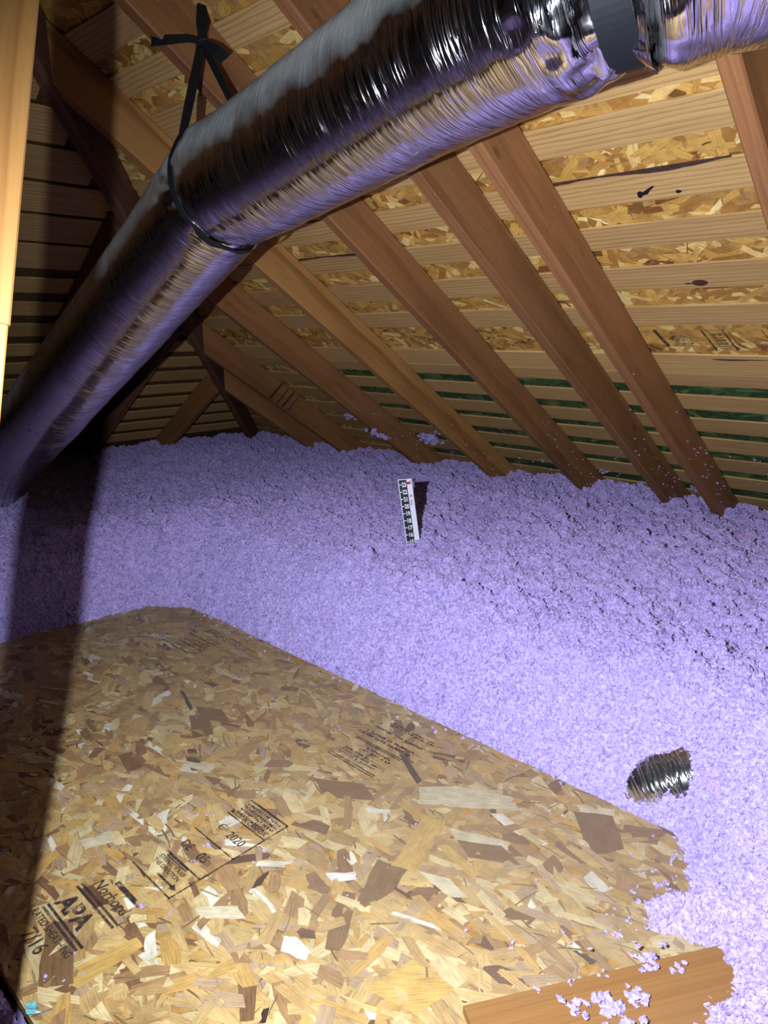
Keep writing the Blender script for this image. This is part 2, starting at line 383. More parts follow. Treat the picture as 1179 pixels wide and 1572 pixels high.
# strand board sheets seen in the gaps
def sheet(name, x0, x1, s0, s1, pal, mat, n, seed, lo=0.0):
    p = slab(name, [main_pt(x0, s0, TS + lo), main_pt(x1, s0, TS + lo), main_pt(x1, s1, TS + lo), main_pt(x0, s1, TS + lo)],
             [main_pt(x0, s0, TS + 0.007), main_pt(x1, s0, TS + 0.007), main_pt(x1, s1, TS + 0.007), main_pt(x0, s1, TS + 0.007)], M_CORE if mat is M_FLAKE else M_FLAKE_GREEN_CORE, ceiling)
    V, Fc, UV, CO = strands(n, x0, x1, s0, s1, pal, lambda a, b, h: main_pt(a, b, TS + lo - h), seed)
    st = link('strands', mesh('strands', V, Fc, mat, uv=UV, col=CO), p); st['kind'] = 'stuff'
    return p
M_FLAKE_GREEN_CORE = plain('green_core', lin((46, 66, 40)), 0.7, noise=0.3)
sheet('sheathing_panel', -3.3, -1.62, 0.46, 1.65, PAL_ROOF, M_FLAKE, 2400, 11)
sheet('sheathing_panel', -1.615, 0.8, 0.46, 1.65, PAL_ROOF, M_FLAKE, 1500, 12)
sheet('sheathing_panel', -4.0, -2.02, 1.655, 2.845, PAL_ROOF, M_FLAKE, 2600, 13)
sheet('sheathing_panel', -2.015, 0.5, 1.655, 2.845, PAL_ROOF, M_FLAKE, 4200, 14)
sheet('sheathing_panel', -4.9, -2.72, 2.85, 4.2, PAL_ROOF, M_FLAKE, 2000, 15)
sheet('sheathing_panel', -2.715, 0.4, 2.85, 4.2, PAL_GREEN, M_FLAKE_GREEN, 3600, 16)

# spaced boards under the sheathing
S_EDGES = [(0.72, 0.81), (0.90, 0.99), (1.06, 1.15), (1.215, 1.305), (1.357, 1.43), (1.50, 1.60), (1.70, 1.812), (1.845, 1.934), (2.01, 2.106), (2.178, 2.265), (2.344, 2.443), (2.518, 2.617),
           (2.775, 2.885), (2.888, 2.966), (3.032, 3.130), (3.197, 3.300), (3.353, 3.463), (3.528, 3.635), (3.696, 3.813), (3.895, 4.0), (4.06, 4.16)]
S_EDGES = [(a - TB * K, b - TB * K) for a, b in S_EDGES]
battens = []
for i, (s0, s1) in enumerate(S_EDGES):
    y = s0 * CT
    xl = XHIP(y) - 0.02
    xr = 0.45
    A = Vector(main_pt(xl, s0, TB)); B = Vector(main_pt(xr, s0, TB))
    mw, L = frame(A, B, (0, CT, -ST))
    # frame: x along +X, y down the slope, z = x cross y points up and out
    me = lumber_mesh('batten', L, 0, s1 - s0, 0.0, 0.0065, M_BATTEN, segs=30, bev=0.0015, wob=0.0022, seed=100 + i)
    battens.append(link('batten', me, ceiling, mw))
def on_batten(name, k, x, ds, outline, mat, lift=0.0006):
    """a small mark set into the face of board k"""
    p = battens[k]; s0, s1 = S_EDGES[k]
    vs = [main_pt(x + a, s0 + ds + b, TB - lift) for a, b in outline] + [main_pt(x + a, s0 + ds + b, TB + 0.003) for a, b in outline]
    n = len(outline)
    fs = [tuple(range(n)), tuple(reversed(range(n, 2 * n)))] + [(i, i + n, (i + 1) % n + n, (i + 1) % n) for i in range(n)]
    return link(name, mesh(name, vs, fs, mat), p)
ell = lambda a, b, n=16, j=0.0: [(a * math.cos(t) * (1 + j * math.sin(5 * t + 1)), b * math.sin(t) * (1 + j * math.cos(7 * t))) for t in [2 * math.pi * q / n for q in range(n)]]
on_batten('knot', 10, -0.794, 0.077, ell(0.021, 0.0125), M_KNOT)
on_batten('knot', 10, -0.825, 0.078, ell(0.010, 0.003), M_KNOT)
on_batten('knot_hole', 8, -0.835, 0.072, [(-.012, -.006), (-.004, -.011), (.002, -.006), (.012, -.012), (.03, -.022), (.034, -.019), (.02, -.008), (.012, .002), (.0, .004), (-.008, .012), (-.013, .008)], M_HOLE)
on_batten('knot_hole', 8, -0.752, 0.078, ell(0.007, 0.005, 10, .2), M_HOLE)
r_ = random.Random(3)
def ragged(x0, x1, w):
    n = 26; top = []; bot = []
    for q in range(n + 1):
        t = q / n; x = x0 + (x1 - x0) * t; e = math.sin(math.pi * t) ** .5
        top.append((x, -0.001)); bot.append((x, w * e * (0.55 + 0.45 * math.sin(t * 9 + 1)) + r_.uniform(0, .002)))
    return bot[::1] + top[::-1]
on_batten('bark_strip', 8, 0, 0.0, ragged(-1.14, -0.62, 0.013), M_BARK)
on_batten('bark_strip', 12, 0, 0.02, ragged(-0.86, -0.45, 0.010), M_BARK)
on_batten('bark_strip', 9, 0, 0.0, ragged(-2.25, -1.75, 0.008), M_BARK)

# stamps on the roof sheathing
def quad_marks(name, rects, to3d, mat, parent, th=0.0003):
    vs = []; fs = []
    for pts in rects:
        n = len(pts); b = len(vs)
        vs += [to3d(a, c, th) for a, c in pts]
        fs.append(tuple(range(b, b + n)))
    return link(name, mesh(name, vs, fs, mat), parent)
def bar(a0, b0, a1, b1, w):
    d = Vector((a1 - a0, b1 - b0)); n = Vector((-d.y, d.x)).normalized() * (w / 2)
    return [(a0 + n.x, b0 + n.y), (a0 - n.x, b0 - n.y), (a1 - n.x, b1 - n.y), (a1 + n.x, b1 + n.y)]
pan14 = bpy.data.objects['sheathing_panel.003']
roofmap = lambda a, b, h: main_pt(a, b - .094, TS - 0.0022 - h)
rr_ = random.Random(9)
rects = [bar(-.995, 2.655, -.975, 2.745, .012), bar(-.855, 2.655, -.835, 2.765, .006), bar(-.795, 2.655, -.775, 2.765, .005), bar(-.86, 2.657, -.79, 2.657, .003), bar(-.78, 2.66, -.765, 2.74, .002)]
for q in range(14):
    a = -.965 + rr_.uniform(0, .07); b = 2.675 + rr_.uniform(0, .06); rects.append(bar(a, b, a + rr_.uniform(.008, .022), b + rr_.uniform(-.006, .006), rr_.uniform(.003, .006)))
for q in range(9):
    b = 2.675 + q * .0095; rects.append(bar(-.836 + q * .0015, b, -.803 + q * .0015, b + rr_.uniform(-.004, .004), .0045))
for q in range(26):
    a = -1.35 + rr_.uniform(0, .26); b = 2.665 + rr_.uniform(0, .09); rects.append(bar(a, b, a + rr_.uniform(.006, .03), b + rr_.uniform(-.012, .012), rr_.uniform(.003, .007)))
for q in range(60):
    a = -2.0 + rr_.uniform(0, .42); b = 2.655 + rr_.uniform(0, .095); rects.append(bar(a, b, a + rr_.uniform(.006, .03), b + rr_.uniform(-.012, .012), rr_.uniform(.003, .006)))
rects += [bar(-.69, 2.66, -.67, 2.73, .003), bar(-.665, 2.66, -.645, 2.74, .003)]
quad_marks('ink_stamp', rects, roofmap, M_INK, pan14)['kind'] = 'stuff'

# rafters: left faces at these x, undersides on z + K*y = C0
RAF = [(-0.532, 'reddish brown rafter at the far right edge, cut off by the frame', M_RAFTER, -0.9),
       (-1.077, 'long reddish brown rafter ending rightmost in the violet fill', M_RAFTER, -0.9),
       (-1.284, 'reddish brown rafter close beside the rightmost long one', M_RAFTER, -0.9),
       (-1.692, 'reddish brown rafter from which the knotted black strap hangs', M_RAFTER, -0.9),
       (-2.226, 'paler golden brown rafter with clear grain behind the duct bend', M_RAFTER_PALE, -0.4),
       (-2.749, 'rafter whose foot is spattered with violet fluff behind the ruler', M_RAFTER, 0.0),
       (-3.379, 'short jack rafter with dark saw marks left of the fluffy one', M_RAFTER, 0.0),
       (-3.72, 'shortest dark jack rafter next to the hip corner', M_RAFTER, 0.0)]
for i, (x, lab, mt, s0) in enumerate(RAF):
    ytop = -1.29 - x                      # where the hip takes it
    st = max(s0, (ytop - 0.05) / CT)
    A = main_pt(x, st, 0); B = main_pt(x, 4.3, 0)
    mw, L = frame(A, B, (1, 0, 0))        # x down the slope, y to +X, z = up and out? checked below
    zup = mw.col[2].to_3d()
    sgn = 1 if zup.z > 0 else -1
    me = lumber_mesh('rafter', L, 0, 0.04, 0 if sgn > 0 else -TB, TB if sgn > 0 else 0, mt, segs=12, bev=0.004, wob=0.0012, seed=300 + i)
    o = link('rafter', me, None, mw)
    tag(o, lab, 'rafter', 'rafters of the long roof slope')
# saw marks on the short jack rafter side
def rafter_face(x, s, t): return main_pt(x, s, t)
saw = []
for (s, wd_) in ((3.02, .02), (3.08, .012), (3.12, .018), (3.17, .010)):
    saw.append([(s, .006), (s + wd_, .006), (s + wd_ + .03, .12), (s + .035, .12)])
raf6 = bpy.data.objects['rafter.006']
quad_marks('saw_mark', saw, lambda a, b, h: (-3.379 + 0.0405, *main_pt(0, a, b)[1:]), M_BARK, raf6)

# hip rafter
def hip_line(y, t): return Vector((-1.29 - y, y, C0 - K * y + t))
A = hip_line(0.0, -0.03) + Vector((0.02, 0.02, 0)); B = hip_line(3.6, -0.03) + Vector((0.02, 0.02, 0))
mw, L = frame(A, B, (1, 1, 0))
sg = 1 if mw.col[2].z > 0 else -1
o = link('hip_rafter', lumber_mesh('hip_rafter', L, -.02, .02, 0 if sg > 0 else -.16, .16 if sg > 0 else 0, M_HIP, segs=8, seed=400), None, mw)
tag(o, 'dark diagonal hip rafter running down to the far left corner', 'rafter')
# jack rafters of the hip slope
JK = [(2.47, 'dark jack rafter leaning left from the hip, nearest the corner'), (1.93, 'dark jack rafter of the hip slope seen just below the duct'),
      (1.42, 'shadowed jack rafter of the hip slope behind the duct'), (0.88, 'shadowed jack rafter of the hip slope beside the post')]
for i, (y, lab) in enumerate(JK):
    x0 = -1.29 - y - 0.03
    A = (x0, y, H0 + K * x0); xe = -4.95; B = (xe, y, H0 + K * xe)
    mw, L = frame(A, B, (0, 1, 0)); sg = 1 if mw.col[2].z > 0 else -1
    o = link('jack_rafter', lumber_mesh('jack_rafter', L, -.02, .02, 0 if sg > 0 else -TB, TB if sg > 0 else 0, M_HIP if i else M_RAFTER, segs=6, seed=420 + i), None, mw)
    tag(o, lab, 'rafter', 'jack rafters of the hip slope')
# boards of the hip slope
s = 2.25; i = 0
while s < 5.3:
    wd_ = 0.14 if s < 3.7 else 0.10
    gap = 0.018 if s < 3.5 else (0.06 if s < 4.2 else 0.05)
    x = -s * CT; ye = -1.29 - x
    A = hip_pt(-0.6, s, TB); B = hip_pt(ye + 0.05, s, TB)
    mw, L = frame(A, B, (-CT, 0, -ST))
    sg = 1 if mw.col[2].z > 0 else -1
    link('batten', lumber_mesh('batten', L, 0, wd_, 0 if sg > 0 else -.0065, .0065 if sg > 0 else 0, M_BATTEN, segs=14, bev=.0015, wob=.003, seed=500 + i), ceiling_h, mw)
    s += wd_ + gap; i += 1

# ------------------------------------------------------------------ floor under everything
fl = slab('floor', [(-5.6, -1.2, -.13), (1.6, -1.2, -.13), (1.6, 4.0, -.13), (-5.6, 4.0, -.13)], [(-5.6, -1.2, -.16), (1.6, -1.2, -.16), (1.6, 4.0, -.16), (-5.6, 4.0, -.16)], M_DUST)
tag(fl, 'attic floor hidden under the loose fill', None, None, 'structure')

# ------------------------------------------------------------------ strand board walkway
OX0, OX1, OY0, OY1 = -2.72, -0.28, 0.256, 1.326
board = empty('strand_board_panel', ((OX0 + OX1) / 2, (OY0 + OY1) / 2, -.0185), 'large stamped strand board panel laid as a walkway in the attic', 'board')
core = slab('core', [(OX0, OY0, -.018), (OX1, OY0, -.018), (OX1, OY1, -.018), (OX0, OY1, -.018)], [(OX0, OY0, -.0006), (OX1, OY0, -.0006), (OX1, OY1, -.0006), (OX0, OY1, -.0006)], M_CORE, board)
V, Fc, UV, CO = strands(7500, OX0, OX1, OY0, OY1, PAL_FLOOR, lambda a, b, h: (a, b, h - .0006), 21, ang_sd=0.5, lift=0.0022)
# the strands that stand out on this board
BOLD = {
'pale': [[(-0.945, 1.082), (-0.888, 1.143), (-0.776, 1.197), (-0.733, 1.171), (-0.819, 1.101), (-0.903, 1.039)], [(-0.809, 1.023), (-0.716, 1.063), (-0.702, 1.029), (-0.772, 0.998)], [(-1.326, 0.475), (-1.309, 0.533), (-1.271, 0.528), (-1.291, 0.473)], [(-1.467, 0.752), (-1.394, 0.787), (-1.351, 0.814), (-1.333, 0.788), (-1.384, 0.746)], [(-0.668, 1.263), (-0.59, 1.313), (-0.581, 1.291), (-0.653, 1.247)], [(-1.001, 0.543), (-0.95, 0.598), (-0.915, 0.591), (-0.971, 0.538)], [(-0.776, 0.885), (-0.719, 0.911), (-0.663, 0.898), (-0.69, 0.876)]],
'white': [[(-0.838, 0.614), (-0.821, 0.627), (-0.771, 0.623), (-0.772, 0.608), (-0.817, 0.59)], [(-0.897, 0.76), (-0.859, 0.801), (-0.842, 0.79), (-0.87, 0.753)], [(-0.984, 0.95), (-0.937, 0.982), (-0.93, 0.971), (-0.965, 0.943)]],
'brown': [[(-0.852, 0.856), (-0.791, 0.875), (-0.774, 0.81), (-0.783, 0.752), (-0.804, 0.753)], [(-0.839, 0.752), (-0.82, 0.765), (-0.758, 0.687), (-0.747, 0.657), (-0.767, 0.644), (-0.819, 0.707)], [(-0.653, 1.247), (-0.584, 1.289), (-0.52, 1.211), (-0.553, 1.161), (-0.592, 1.181)], [(-1.56, 0.674), (-1.547, 0.706), (-1.47, 0.693), (-1.474, 0.657)], [(-1.163, 0.346), (-1.129, 0.379), (-1.004, 0.326), (-1.036, 0.285)], [(-0.818, 0.506), (-0.795, 0.526), (-0.747, 0.485), (-0.76, 0.469)], [(-1.146, 0.941), (-1.042, 1.006), (-0.984, 0.98), (-1.07, 0.914)], [(-0.777, 1.004), (-0.7, 1.052), (-0.641, 1.033), (-0.726, 0.981)], [(-1.629, 0.934), (-1.562, 0.973), (-1.486, 0.952), (-1.557, 0.908)], [(-1.596, 0.893), (-1.564, 0.933), (-1.471, 0.888), (-1.491, 0.84)]],
'dark': [[(-1.066, 1.145), (-1.054, 1.155), (-0.956, 1.105), (-0.956, 1.088)], [(-0.967, 0.639), (-0.979, 0.663), (-0.979, 0.691), (-0.962, 0.657)], [(-1.736, 0.949), (-1.728, 0.957), (-1.624, 0.924), (-1.618, 0.911)], [(-0.738, 0.488), (-0.752, 0.507), (-0.747, 0.515), (-0.731, 0.495)], [(-0.47, 0.925), (-0.449, 0.935), (-0.425, 0.933), (-0.435, 0.92)]],
'gold': [[(-0.796, 0.965), (-0.775, 0.98), (-0.68, 0.96), (-0.686, 0.938)], [(-0.822, 0.86), (-0.871, 1.012), (-0.827, 1.034), (-0.774, 0.882)], [(-1.035, 0.315), (-1.017, 0.439), (-0.99, 0.437), (-0.989, 0.327)], [(-0.665, 0.637), (-0.647, 0.738), (-0.563, 0.735), (-0.577, 0.66)]],
}
BOLD_COL = {'pale': (222, 208, 168), 'white': (238, 236, 222), 'brown': (132, 100, 66), 'dark': (64, 46, 40), 'gold': (206, 168, 92)}
rbold = np.random.default_rng(77)
for kind_, polys in BOLD.items():
    for pg in polys:
        q = np.array(pg); c_ = q.mean(0); ax = np.linalg.svd(q - c_)[2][0]; b0 = len(V)
        hz_ = .0020 + rbold.uniform(0, .0004); uo_ = rbold.uniform(0, 50, 2); k_ = rbold.uniform(.92, 1.06)
        fine = []
        for i_ in range(len(q)):                            # split edges for a torn outline
            p0, p1 = q[i_], q[(i_ + 1) % len(q)]
            for t_ in (0, .33, .66): fine.append(p0 + (p1 - p0) * t_ + rbold.normal(0, .0012, 2) * (t_ > 0))
        for p_ in fine:
            V.append((p_[0], p_[1], hz_)); d_ = p_ - c_
            UV.append((d_ @ ax + uo_[0], d_ @ np.array((-ax[1], ax[0])) + uo_[1])); CO.append((*[v * k_ for v in lin(BOLD_COL[kind_])], 1))
        Fc.append(tuple(range(b0, b0 + len(fine))))
st = link('strands', mesh('strands', V, Fc, M_FLAKE_GREYED, uv=UV, col=CO), board); st['kind'] = 'stuff'
flmap = lambda a, b, h: (a, b, 0.0026 + h)
def text_rects(txt, size, x, y, bold=0.0, rot=0.0, shear=0.0, sx=1.0):
    cu = bpy.data.curves.new('lettering', 'FONT'); cu.body = txt; cu.size = size; cu.offset = bold; cu.shear = shear; cu.resolution_u = 3
    ob = bpy.data.objects.new('lettering', cu); C.objects.link(ob)
    dg = bpy.context.evaluated_depsgraph_get(); dg.update()
    me = bpy.data.meshes.new_from_object(ob.evaluated_get(dg))
    vs = [(v.co.x * sx, v.co.y) for v in me.vertices]; fs = [tuple(p.vertices) for p in me.polygons]
    bpy.data.objects.remove(ob); bpy.data.curves.remove(cu); bpy.data.meshes.remove(me)
    c, s_ = math.cos(rot), math.sin(rot)
    return [(x + a * c - b * s_, y + a * s_ + b * c) for a, b in vs], fs
def lettering(name, part, to3d, mat, parent, h=0.0003):
    vs, fs = part
    return link(name, mesh(name, [to3d(a, c, h) for a, c in vs], fs, mat), parent)
T = []
T.append(text_rects('APA', .047, -1.193, .375, bold=.0018, sx=1.05))
T.append(text_rects('Norbord', .031, -1.19, .441, bold=.0006, shear=.15, sx=.98))
T.append(text_rects('RATED SHEATHING', .0195, -1.205, .336, bold=.0003, sx=.85))
T.append(text_rects('7/16', .036, -1.165, .304, bold=.0005))
T.append(text_rects('C', .026, -1.160, .692))
T.append(text_rects('2020', .028, -1.124, .688, bold=.0004, sx=.9))
T.append(text_rects('DE', .028, -1.170, .612, bold=.0004, sx=.9))
T.append(text_rects('05', .030, -1.114, .612, bold=.0004, sx=.95))
T.append(text_rects('STRENGTH AXIS', .0135, -1.168, .566, bold=.0003, sx=.86))
T.append(text_rects('THIS DIRECTION', .0135, -1.168, .552, bold=.0003, sx=.86))
T.append(text_rects('MADE IN CANADA', .0150, -1.182, .740, bold=.0003, sx=.92))
for t_ in T: lettering('lettering', t_, flmap, M_INK, board)
ru = []
XR = -1.054
ru.append(bar(XR, .520, XR, .796, .0035))
for yy, x0 in ((.522, -1.19), (.586, -1.17), (.660, -1.19), (.735, -1.182)): ru.append(bar(x0, yy, XR, yy, .0035))
ru.append(bar(-1.18, .794, XR, .794, .005))
ru.append(bar(-1.128, .540, -1.075, .540, .005)); ru.append([(-1.078, .532), (-1.062, .540), (-1.078, .548)])
for yy in (.579, .5835): ru.append(bar(-1.160, yy, -1.09, yy, .0028))
for yy, x0, x1 in ((.420, -1.205, -1.063), (.429, -1.205, -1.060), (.356, -1.200, -1.062), (.365, -1.200, -1.06), (.473, -1.16, -1.075), (.478, -1.16, -1.09)): ru.append(bar(x0, yy, x1, yy, .005))
for r1 in ru: quad_marks('printed_rule', [r1], flmap, M_INK, board)
ru = []
for row in range(4):                                            # blurred small print
    for q in range(15):
        a = -1.172 + q * .0075 + r_.uniform(-.001, .001); b = .752 + row * .0105
        ru.append(bar(a, b + r_.uniform(-.002, .002), a + r_.uniform(.003, .0062), b + r_.uniform(-.002, .002), r_.uniform(.003, .006)))
def block(x0, x1, y0, y1, rows, w):
    n = int((x1 - x0) / .0072)
    for row in range(rows):
        for q in range(n):
            if r_.random() < .12: continue
            a = x0 + q * .0072; b = y0 + (y1 - y0) * (row + .5) / rows
            ru.append(bar(a, b + r_.uniform(-.002, .002), a + r_.uniform(.003, .0062), b + r_.uniform(-.002, .002), r_.uniform(w * .6, w)))
block(-1.185, -1.06, 1.055, 1.085, 3, .006); block(-1.14, -1.05, 1.095, 1.118, 2, .007)
block(-1.20, -1.04, 1.150, 1.180, 2, .009); block(-1.195, -1.03, 1.195, 1.205, 1, .008); block(-1.17, -1.02, 1.225, 1.245, 2, .006)
for yy in (1.036, 1.043, 1.128, 1.134): ru.append(bar(-1.20, yy, -1.045, yy, .003))
block(-2.05, -1.86, 1.23, 1.265, 3, .006); ru.append(bar(-2.08, 1.19, -1.9, 1.19, .004)); block(-2.05, -1.92, 1.13, 1.16, 2, .006); ru.append(bar(-2.1, 1.10, -1.95, 1.10, .004))
quad_marks('small_print', ru, flmap, M_INK, board)['kind'] = 'stuff'

# smooth plank lying across the right end of the walkway
A = Vector((-0.528, 0.708, .0045)); e = Vector((0.219, 0.352, 0)).normalized(); sd = Vector((e.y, -e.x, 0))
mw, L = frame(A, A + e * .62, sd)
sg = mw.col[2].z
o = link('plank', lumber_mesh('plank', L, 0, .20, 0 if sg > 0 else -.016, .016 if sg > 0 else 0, M_PLANK, segs=6, bev=.002, seed=610), None, mw)
tag(o, 'smooth orange brown plank half buried in fill at bottom right', 'plank')

# ------------------------------------------------------------------ the loose fill
BARE = np.array([(-2.47, .20), (-2.46, .71), (-2.44, .99), (-2.40, 1.22), (-2.30, 1.31), (-2.1, 1.335), (-1.166, 1.340), (-.776, 1.338), (-.50, 1.335), (-.43, 1.27), (-.385, 1.19), (-.43, 1.10), (-.40, 1.045), (-.31, 1.075), (-.275, 1.02), (-.30, .90), (-.36, .80), (-.33, .60), (-.30, -.6), (-.95, -.6), (-1.02, .245), (-1.6, .235)])
def sdist(x, y):
    d = np.full(x.shape, 1e9); ins = np.zeros(x.shape, bool); n = len(BARE)
    for i in range(n):
        ax, ay = BARE[i]; bx, by = BARE[(i + 1) % n]
        ex, ey = bx - ax, by - ay
        t = np.clip(((x - ax) * ex + (y - ay) * ey) / (ex * ex + ey * ey), 0, 1)
        d = np.minimum(d, np.hypot(x - ax - t * ex, y - ay - t * ey))
        if ey != 0:
            cr = ((ay > y) != (by > y)) & (x < ex * (y - ay) / ey + ax)
            ins ^= cr
    return np.where(ins, -d, d)
def fill_height(x, y):
    d = sdist(x + 0.018 * vnoise(x * 30, y * 30, 3) + .02 * vnoise(x * 9, y * 9, 4), y + 0.018 * vnoise(x * 30 + 50, y * 30, 5))
    near_right = np.clip((x + .75) / .4, 0, 1) * np.clip((1.5 - y) / .5, 0, 1)
    W = .25 + .16 * near_right
    p = np.clip(d / W, 0, 1)
    top = .257 + .05 * vnoise(x * 1.3, y * 1.3, 8) + .03 * vnoise(x * 3.1, y * 3.1, 9) - .012 * np.clip((y - 2.3), 0, 2)
    top = top - .03 * near_right
    h = np.where(d < 0, -.05 + np.clip(d, -.06, 0), -.012 + (top + .012) * np.sin(p * math.pi / 2) ** .95)
    flat = np.clip((d - .12) / .15, 0, 1)
    on = np.clip(d / .02, 0, 1)
    clump = np.abs(vnoise(x * 9, y * 13, 21)) * .065 + np.abs(vnoise(x * 24, y * 30, 22)) * .065
    h = h + flat * (clump - .028) + on * (.014 * vnoise(x * 45, y * 45, 24) + .010 * vnoise(x * 95, y * 95, 25)) + on * (1 - flat) * .012 * vnoise(x * 18, y * 18, 26)
    # stay under the boards of both slopes
    h = np.minimum(h, C0 + (TB - .004) / CT - K * y)
    h = np.minimum(h, H0 + (TB - .004) / CT + K * x)
    return np.maximum(h, -.125), d
xs = np.arange(-5.15, 0.62, .0095); ys = np.arange(-.75, 3.46, .0095)
XX, YY = np.meshgrid(xs, ys, indexing='ij')
ZZ, DD = fill_height(XX, YY)
P = np.stack([XX, YY, ZZ], -1)
dd = np.maximum.reduce([DD[:-1, :-1], DD[1:, :-1], DD[:-1, 1:], DD[1:, 1:]])
me = grid_mesh('loose_fill', P, M_FLUFF, smooth=True, keep=(dd > -.02))
fill = link('loose_fill', me)
tag(fill, 'deep drift of loose violet fibre insulation covering the attic floor', 'insulation', None, 'stuff')
# where tufts lie thick: only what can be seen, finer near the lens
n = len(me.vertices)
dn = np.clip((DD + .005) / .01, 0, 1)
dist = np.sqrt(XX ** 2 + YY ** 2 + (1 - ZZ) ** 2)
den = np.where(dist < 1.9, 17000.0, np.where(dist < 2.8, 10000.0, 6500.0)) * dn
azi = np.degrees(np.arctan2(-XX, YY))
den = den * (YY > -.1) * (azi < 100) * (azi > -5)
a = me.attributes.new('den', 'FLOAT', 'POINT'); a.data.foreach_set('value', den.astype(np.float32).ravel())
szz = np.where(dist < 1.9, .0060, np.where(dist < 2.8, .0078, .0098))
a = me.attributes.new('siz', 'FLOAT', 'POINT'); a.data.foreach_set('value', szz.astype(np.float32).ravel())

def tuft_tree():
    ng = bpy.data.node_groups.new('tufts', 'GeometryNodeTree')
    ng.interface.new_socket('Geometry', in_out='INPUT', socket_type='NodeSocketGeometry')
    ng.interface.new_socket('Geometry', in_out='OUTPUT', socket_type='NodeSocketGeometry')
    N = ng.nodes.new; Lk = ng.links.new
    gi = N('NodeGroupInput'); go = N('NodeGroupOutput')
    dp = N('GeometryNodeDistributePointsOnFaces'); Lk(gi.outputs[0], dp.inputs['Mesh'])
    na = N('GeometryNodeInputNamedAttribute'); na.data_type = 'FLOAT'; na.inputs['Name'].default_value = 'den'
    Lk(na.outputs[0], dp.inputs['Density'])
    ns = N('GeometryNodeInputNamedAttribute'); ns.data_type = 'FLOAT'; ns.inputs['Name'].default_value = 'siz'
    g2i = N('GeometryNodeGeometryToInstance')
    for k in range(4):
        ico = N('GeometryNodeMeshIcoSphere'); ico.inputs['Radius'].default_value = 1.0; ico.inputs['Subdivisions'].default_value = 2
        sp = N('GeometryNodeSetPosition'); Lk(ico.outputs[0], sp.inputs['Geometry'])
        nt_ = N('ShaderNodeTexNoise'); nt_.noise_dimensions = '4D'; nt_.inputs['W'].default_value = 3.7 * k + 1; nt_.inputs['Scale'].default_value = 1.6; nt_.inputs['Detail'].default_value = 2.0
        sb = N('ShaderNodeVectorMath'); sb.operation = 'SUBTRACT'; sb.inputs[1].default_value = (.5, .5, .5); Lk(nt_.outputs['Color'], sb.inputs[0])
        sc = N('ShaderNodeVectorMath'); sc.operation = 'SCALE'; sc.inputs['Scale'].default_value = 3.4; Lk(sb.outputs[0], sc.inputs[0])
        Lk(sc.outputs[0], sp.inputs['Offset'])
        sm = N('GeometryNodeSetMaterial'); sm.inputs['Material'].default_value = M_FLUFF; Lk(sp.outputs[0], sm.inputs[0])
        Lk(sm.outputs[0], g2i.inputs[0])
    iop = N('GeometryNodeInstanceOnPoints'); Lk(dp.outputs[0], iop.inputs['Points']); Lk(g2i.outputs[0], iop.inputs['Instance'])
    iop.inputs['Pick Instance'].default_value = True
    rv = N('FunctionNodeRandomValue'); rv.data_type = 'FLOAT_VECTOR'; rv.inputs[0].default_value = (-.8, -.8, 0); rv.inputs[1].default_value = (.8, .8, 6.28); rv.inputs['Seed'].default_value = 2
    er = N('FunctionNodeEulerToRotation'); Lk(rv.outputs[0], er.inputs[0])
    rr = N('FunctionNodeRotateRotation'); rr.rotation_space = 'LOCAL'; Lk(dp.outputs['Rotation'], rr.inputs[0]); Lk(er.outputs[0], rr.inputs[1])
    Lk(rr.outputs[0], iop.inputs['Rotation'])
    rs = N('FunctionNodeRandomValue'); rs.data_type = 'FLOAT_VECTOR'; rs.inputs[0].default_value = (.4, .4, .35); rs.inputs[1].default_value = (1.5, 1.3, .85); rs.inputs['Seed'].default_value = 5
    vm = N('ShaderNodeVectorMath'); vm.operation = 'SCALE'; Lk(rs.outputs[0], vm.inputs[0]); Lk(ns.outputs[0], vm.inputs['Scale'])
    Lk(vm.outputs[0], iop.inputs['Scale'])
    jn = N('GeometryNodeJoinGeometry'); Lk(gi.outputs[0], jn.inputs[0]); Lk(iop.outputs[0], jn.inputs[0])
    Lk(jn.outputs[0], go.inputs[0])
    return ng
md = fill.modifiers.new('tufts', 'NODES'); md.node_group = tuft_tree()

# crumbs of fill lying loose on other things
ICO = bmesh.new(); bmesh.ops.create_icosphere(ICO, subdivisions=2, radius=1.0)
IV = np.array([v.co for v in ICO.verts]); IF = [tuple(v.index for v in f.verts) for f in ICO.faces]; ICO.free()
def crumbs(name, spots, label, cat=None):
    """spots: (point, size, count, outward normal)"""
    V = []; Fc = []
    r = np.random.default_rng(len(spots))
    for p, sz, cnt, nr in spots:
        nr = np.array(nr)
        for q in range(cnt):
            s_ = sz * r.uniform(.25, .55) if cnt > 1 else sz
            off = r.normal(0, sz * .9, 3) if cnt > 1 else np.zeros(3)
            off -= nr * (off @ nr) * .7
            rad = 1 + r.normal(0, .30, len(IV))
            pts = IV * np.clip(rad, .3, 2)[:, None] * s_ * np.array([r.uniform(.7, 1.5), r.uniform(.7, 1.4), .65])
            b = sum(len(x) for x in V)
            V.append(pts + np.array(p) + off + nr * s_ * .35)
            Fc += [tuple(i + b for i in f) for f in IF]
    o = link(name, mesh(name, np.concatenate(V), Fc, M_FLUFF))
    return tag(o, label, cat or 'insulation', None, 'stuff')
ZN = (0, 0, 1)
rb = np.random.default_rng(44)
sp = []
